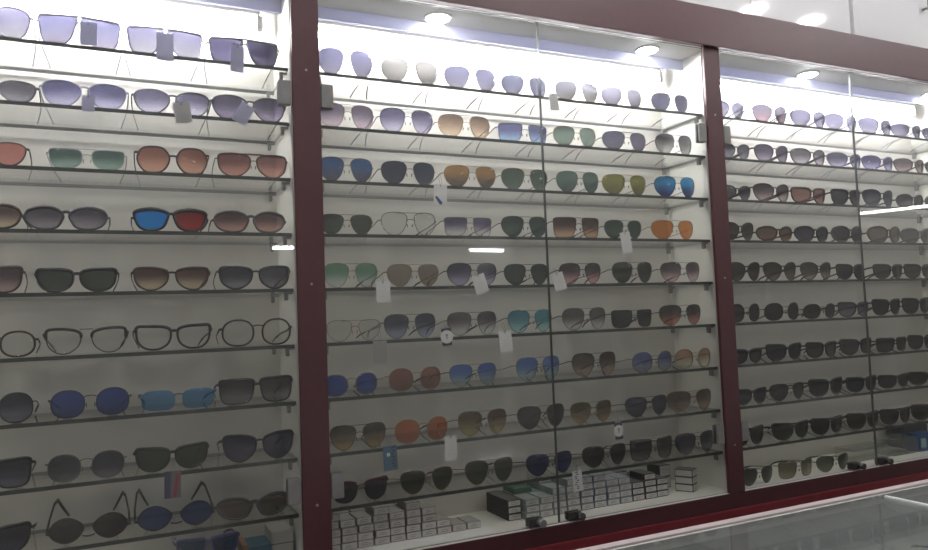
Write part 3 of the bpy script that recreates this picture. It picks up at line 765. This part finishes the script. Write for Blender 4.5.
# shop lamps: ceiling spots in front of the cabinet, tubes further back (seen as reflections) and added fill tubes
CSPOT = emit('ceiling_spot_lamp', (1.0, .97, .94), 150)
for i, x in enumerate((-1.5, -.2, 1.1, 2.36, 2.74, 4.2)):
    d = empty('ceiling_spot', (x, -1.04, 2.75), f"ceiling spot lamp in front of the cabinet, {['first', 'second', 'third', 'fourth', 'fifth', 'sixth'][i]} of the row from the left", 'lamp', 'ceiling spots in front of the cabinet')
    bm = bmesh.new(); cyl(bm, (0, 0, -.0005), (0, 0, -.012), .065, .060, 28); mesh_obj('trim_ring', bm, WHITE_IN, d)
    bm = bmesh.new(); cyl(bm, (0, 0, -.0125), (0, 0, -.016), .050, .045, 28); mesh_obj('diffuser', bm, CSPOT, d)
WTUBE = emit('shop_tube', (.95, .97, 1.0), 26)
FILLTUBE = emit('added_fill_tube', (.97, .96, 1.0), 28)
def shop_tube(p0, p1, label, rr=.02, lamp=None):
    p0, p1 = Vector(p0), Vector(p1); mid = (p0 + p1) / 2
    d = empty('shop_wall_lamp' if 'wall' in label else 'shop_ceiling_or_fill_lamp', mid, label, 'lamp', 'tube lamps across the shop')
    bm = bmesh.new(); cyl(bm, p0 - mid, p1 - mid, rr, n=12); mesh_obj('tube', bm, lamp or WTUBE, d)
    up_ = Vector((0, 0, 1)) if p0.z > 2.4 else Vector((0, -1, 0))
    off = up_ * (rr * 1.25)
    bm = bmesh.new(); sweep(bm, [p0 - mid + off, p1 - mid + off], rr * .5, rr * .5, binorm=up_, k=4); mesh_obj('batten', bm, WHITE_IN, d)
for i, (xa, xb) in enumerate(((-1.6, -.2), (.2, 1.6), (2.0, 3.4), (3.8, 5.2))):  # added tubes out of view, brightening the upper doors and fascia
    shop_tube((xa, -.45, 2.69), (xb, -.45, 2.69), f"added unseen fill tube before the cabinet, {['first', 'second', 'third', 'fourth'][i]} from the left", lamp=FILLTUBE)
shop_tube((3.24, -5.96, 2.117), (3.66, -5.96, 2.117), 'short wall tube lamp across the shop')
shop_tube((1.07, -5.96, 2.13), (1.31, -5.96, 2.13), 'shorter wall tube lamp across the shop, left of the other')
shop_tube((9.10, -5.48, 2.62), (9.54, -4.56, 2.62), 'hanging tube lamp far down the shop', .019)

# ------------------------------------------------------------------ cartons on the cabinet floor (middle bay)
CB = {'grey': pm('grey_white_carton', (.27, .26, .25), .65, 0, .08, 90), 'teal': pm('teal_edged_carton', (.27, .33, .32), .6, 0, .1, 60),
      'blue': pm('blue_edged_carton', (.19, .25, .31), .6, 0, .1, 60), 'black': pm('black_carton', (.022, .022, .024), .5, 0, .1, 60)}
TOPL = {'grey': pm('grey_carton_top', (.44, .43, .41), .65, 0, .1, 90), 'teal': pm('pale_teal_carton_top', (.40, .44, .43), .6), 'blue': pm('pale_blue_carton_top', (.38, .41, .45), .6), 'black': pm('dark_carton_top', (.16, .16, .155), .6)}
LABEL = pm('white_carton_label', (.66, .64, .62), .6, 0, .05, 120)
LABELP = pm('pinkish_white_label', (.64, .61, .59), .6, 0, .05, 120)
INKG = pm('grey_print', (.30, .29, .28), .6)
def carton(x, y, z, w, d, h, kind, label, group, side_label=False, rz=0.0):
    r = empty('small_carton', (x, y, z), label, 'box', group)
    j = random.uniform(-.0008, .0008)
    r.rotation_euler = (0, 0, rz)
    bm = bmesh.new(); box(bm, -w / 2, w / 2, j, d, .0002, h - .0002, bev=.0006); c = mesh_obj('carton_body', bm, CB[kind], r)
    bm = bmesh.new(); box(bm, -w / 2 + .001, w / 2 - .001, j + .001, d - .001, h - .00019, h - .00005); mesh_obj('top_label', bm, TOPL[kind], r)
    m = .0019 if kind != 'grey' else .0013
    bm = bmesh.new(); box(bm, -w / 2 + m, w / 2 - m * .8, j - .0004, j - .00005, m + .0003, h - m); mesh_obj('front_label', bm, LABELP if kind == 'grey' else LABEL, r)
    bm = bmesh.new()
    for q in (.38, .62): box(bm, -w * .26, w * random.uniform(.05, .3), j - .0006, j - .0004, h * q - .0006, h * q + .0006)
    mesh_obj('printed_lines', bm, INKG, r)
    if side_label:
        bm = bmesh.new(); box(bm, -w / 2 - .0004, -w / 2 - .00005, j + m, d - m, m + .0003, h - m); mesh_obj('side_label', bm, LABEL, r)
    return r
F0 = FLOOR_IN
nth = ['first', 'second', 'third', 'fourth', 'fifth', 'sixth', 'seventh', 'eighth', 'ninth', 'tenth', 'eleventh', 'twelfth']
lay = ['bottom', 'second', 'third', 'fourth', 'fifth', 'sixth']
H = .0152
liner = bx('shelf_liner', (.026, .392, -.018, .158, F0 + .0001, F0 + .0016), pm('white_paper', (.80, .79, .76), .7)); tag(liner, 'white paper sheet under the left pile of small cartons', 'paper')
def pile(cols, x0, pitch, y, depth, z0, kind_of, pname, jit=.002):
    for c, n in enumerate(cols):
        for l in range(n):
            sh = random.uniform(-jit, jit) * (1 if l else .3)
            carton(x0 + c * pitch + sh, y + random.uniform(-.001, .001) + (.003 if l > 2 else 0), z0 + l * H, pitch - .0016 - abs(sh), depth, H, kind_of(c), f'small carton, {nth[c]} from left in the {lay[l]} layer of the {pname}', 'small cartons stacked on the cabinet floor')
pile([5, 4, 4, 5, 4, 5, 4, 2, 1, 1], .0462, .0352, .034, .056, F0 + .0017, lambda c: 'grey', 'left front pile')
pile([4, 4, 4, 4, 4, 4, 3, 1], .0500, .0352, .093, .056, F0 + .0017, lambda c: 'grey', 'left back pile', .003)
carton_kind = lambda c: 'teal' if c < 4 else ('blue' if c < 8 else 'black')
for l in range(3):
    carton(.4742, .048, F0 + l * H, .034, .108, H, 'black', f'long black carton with white end, {lay[l]} of three beside the left piles', 'long black cartons')
pile([3, 3, 4, 5, 5, 5, 4, 4, 3, 4, 3], .5130, .0378, .034, .058, F0, carton_kind, 'right front pile')
pile([3, 3, 5, 5, 6, 5, 5, 4, 4, 3], .5130, .0378, .094, .058, F0, carton_kind, 'right back pile', .003)
for l in range(3):
    carton(.9960, .034, F0 + l * .0185, .037, .046, .0185, 'black', f'black carton with white sides, {lay[l]} of the rightmost stack', 'cartons of the rightmost stack', True, .52)
for l in range(2):
    carton(.9550, .100, F0 + 3 * H * 0 + l * .03 + .0002, .036, .050, .030, 'black', f'dark carton, {lay[l]} one behind the rightmost stack', 'dark cartons behind the rightmost stack')
gb = bx('green_carton', (.500, .548, .094, .150, F0 + 3 * H + .0003, F0 + 3 * H + .0125), pm('green_carton_board', (.10, .20, .14), .5), bev=.0008)
tag(gb, 'flat green carton lying on top of the right back pile', 'box')
wb = bx('flat_carton', (.566, .644, .096, .150, F0 + 5 * H + .0003, F0 + 5 * H + .006), pm('cream_carton_board', (.50, .50, .42), .6, 0, .15, 25), bev=.0008)
tag(wb, 'flat cream carton on top of the tallest right pile', 'box')

# ------------------------------------------------------------------ things on the floor of the other bays
PLASTIC = sheet_glass('clear_plastic', (.86, .87, .85), .10, .1)
def clear_box(x0, x1, y0, y1, h, label):
    r = empty('plastic_box', ((x0 + x1) / 2, (y0 + y1) / 2, F0), label, 'box', 'clear plastic boxes on the right bay floor')
    a, b = (x1 - x0) / 2, (y1 - y0) / 2
    bm = bmesh.new(); box(bm, -a, a, -b, b, .0002, h * .8, bev=.002); mesh_obj('box_body', bm, PLASTIC, r)
    bm = bmesh.new(); box(bm, -a - .001, a + .001, -b - .001, b + .001, h * .8 + .0002, h, bev=.002); mesh_obj('lid', bm, PLASTIC, r)
    return r
clear_box(1.60, 1.76, .035, .10, .038, 'low clear plastic box beside the door seam in the right bay')
clear_box(1.77, 1.885, .030, .095, .050, 'taller clear plastic box beside the blue packet')
bp = empty('blue_packet', (1.935, .05, F0), 'blue packet with a pale label on the right bay floor', 'packet')
bm = bmesh.new(); box(bm, -.045, .05, -.02, .03, .0002, .052, bev=.004); mesh_obj('packet_body', bm, pm('blue_packaging', (.03, .09, .26), .4, 0, .3, 40), bp)
bm = bmesh.new(); box(bm, -.036, -.012, -.0208, -.0202, .012, .040); mesh_obj('pale_label', bm, pm('pale_blue_label', (.30, .45, .42), .5), bp)
dk = bx('dark_case', (1.905, 2.03, .09, .15, F0 + .0002, F0 + .074), pm('dark_grey_case', (.045, .05, .055), .5), bev=.004)
tag(dk, 'dark grey case standing behind the blue packet', 'case')

wbx = empty('white_box', (-.0495, .045, F0), 'white box with dark outlines in the left bay corner by the post', 'box')
bm = bmesh.new(); box(bm, -.022, .020, 0, .08, .0002, .058, bev=.001); mesh_obj('box_body', bm, pm('off_white_box', (.50, .49, .46), .6), wbx)
bm = bmesh.new(); box(bm, -.0225, .0205, -.0006, -.0001, .034, .0355); box(bm, -.0225, .0205, -.0006, -.0001, .001, .012); mesh_obj('dark_outline', bm, DARKINK, wbx)
obx = empty('blue_box', (-.098, .035, F0), 'blue box with an orange end lying in the left bay', 'box')
bm = bmesh.new(); box(bm, -.020, .024, 0, .07, .0002, .040, bev=.001); mesh_obj('box_body', bm, pm('deep_sky_box', (.05, .14, .20), .5), obx)
bm = bmesh.new(); box(bm, -.030, -.0202, 0, .07, .0002, .044, bev=.001); mesh_obj('orange_end', bm, pm('dull_orange_end', (.36, .20, .13), .5), obx)
wc = bx('white_case', (-.322, -.266, .02, .10, F0 + .0002, F0 + .045), pm('white_case_plastic', (.52, .52, .50), .4), bev=.008)
tag(wc, 'white spectacle case on the left bay floor, black arm leaning on it', 'case')
eyewear('sunglasses', .108, .040, 'sp', (60, 110, 150), (70, 110, 150), 'n', 0, 'blue-lensed square sunglasses standing on the left bay floor', 'sunglasses', 'eyewear on the left bay floor', (-.193, .012, F0 + .0385), 0)
bst = bx('grey_case', (-.236, -.150, .006, .150, F0 + .0002, F0 + .0382), pm('grey_case_fabric', (.10, .105, .12), .7), bev=.004)
tag(bst, 'flat grey case under the blue-lensed square sunglasses', 'case')

# ------------------------------------------------------------------ glass showcase counter in front
CX0, CX1, CY0, CY1, CZ = -.05, 2.6, -1.02, -.405, .958
ct = empty('showcase_counter', ((CX0 + CX1) / 2, (CY0 + CY1) / 2, 0), 'glass-topped showcase counter with pale trim in front of the wall cabinet', 'counter')
cx, cy = (CX0 + CX1) / 2, (CY0 + CY1) / 2
def cb(n, d, m, par=None, bev=0.0):
    return bx(n, (d[0] - cx, d[1] - cx, d[2] - cy, d[3] - cy, d[4], d[5]), m, par or ct, bev)
cb('edge_trim', (CX0, CX1, CY1 - .020, CY1, CZ - .022, CZ + .002), ALU, bev=.001)
cb('edge_trim', (CX0, CX1, CY0, CY0 + .020, CZ - .022, CZ + .002), ALU, bev=.001)
cb('inner_rail', (CX0, CX1, CY1 - .032, CY1 - .026, CZ - .006, CZ + .0005), pm('pale_grey_rail', (.55, .54, .52), .4))
for a, b in ((CX0, 1.046), (1.054, CX1)):
    cb('top_glass', (a, b, CY0 + .0205, CY1 - .0335, CZ - .008, CZ), COUNTERGLASS)
cb('joint_strip', (1.0463, 1.0537, CY0 + .0205, CY1 - .045, CZ - .008, CZ + .003), pm('white_joint_strip', (.88, .88, .90), .3), bev=.0008)
cb('inner_deck', (CX0 + .01, CX1 - .01, CY0 + .01, CY1 - .01, .845, .855), pm('grey_deck', (.36, .38, .36), .45, 0, .3, 9))
cb('back_panel', (CX0, CX1, CY1 - .012, CY1 - .002, .05, CZ - .023), pm('counter_back_board', (.30, .31, .30), .5))
cb('front_panel', (CX0, CX1, CY0 + .002, CY0 + .012, .05, CZ - .023), pm('counter_front_board', (.16, .05, .055), .4))
for a, b in ((CX0, CX0 + .012), (CX1 - .012, CX1)):
    cb('end_panel', (a, b, CY0 + .0125, CY1 - .0125, .05, CZ - .023), pm('counter_front_board', (.16, .05, .055), .4))
cb('plinth', (CX0 + .03, CX1 - .03, CY0 + .04, CY1 - .04, 0, .05), MAROON)
ci = 0
for x, y, rz, fc, st in ((.62, -.64, .3, 'k', 'rp'), (.79, -.63, -.35, 'k', 'wf'), (.93, -.64, .25, 'x', 'rp'), (1.11, -.63, -.2, 'b', 'rp'), (.86, -.82, .1, 'k', 'wf'), (1.16, -.885, -.25, 'k', 'rp'), (1.335, -.64, .2, 'k', 'wf'), (.68, -.83, -.1, 'b', 'rp')):
    eyewear('eyeglasses', .128, .044, st, None, None, fc, 0, f'clear eyeglasses inside the glass counter, {nth[ci]} of eight lying there', 'eyeglasses', 'eyeglasses inside the glass counter', (x, y, .8553), rz); ci += 1

# ------------------------------------------------------------------ world, camera, colour management
w = bpy.data.worlds.new('shop_ambient'); sc.world = w; w.use_nodes = True
bg = w.node_tree.nodes.get('Background') or w.node_tree.nodes.new('ShaderNodeBackground')
bg.inputs['Color'].default_value = (.9, .95, 1, 1); bg.inputs['Strength'].default_value = .05

cd = bpy.data.cameras.new('camera'); cam = bpy.data.objects.new('camera', cd); COL.objects.link(cam)
cam.location = (-.346, -1.4572, 1.3456); cam.rotation_euler = (1.6314, .0382, -.4411)
cd.sensor_fit = 'HORIZONTAL'; cd.sensor_width = 36.0; cd.lens = 737.295 * 36.0 / 928.0
cd.clip_start = .02; cd.clip_end = 60
sc.camera = cam
sc.view_settings.view_transform = 'Standard'; sc.view_settings.look = 'None'
sc.view_settings.gamma = 1.0; sc.view_settings.use_curve_mapping = False
sc.view_settings.exposure = 0.0
sc.cycles.transparent_max_bounces = 40
sc.cycles.max_bounces = 10
sc.cycles.sample_clamp_indirect = 4.0
sc.cycles.caustics_reflective = False
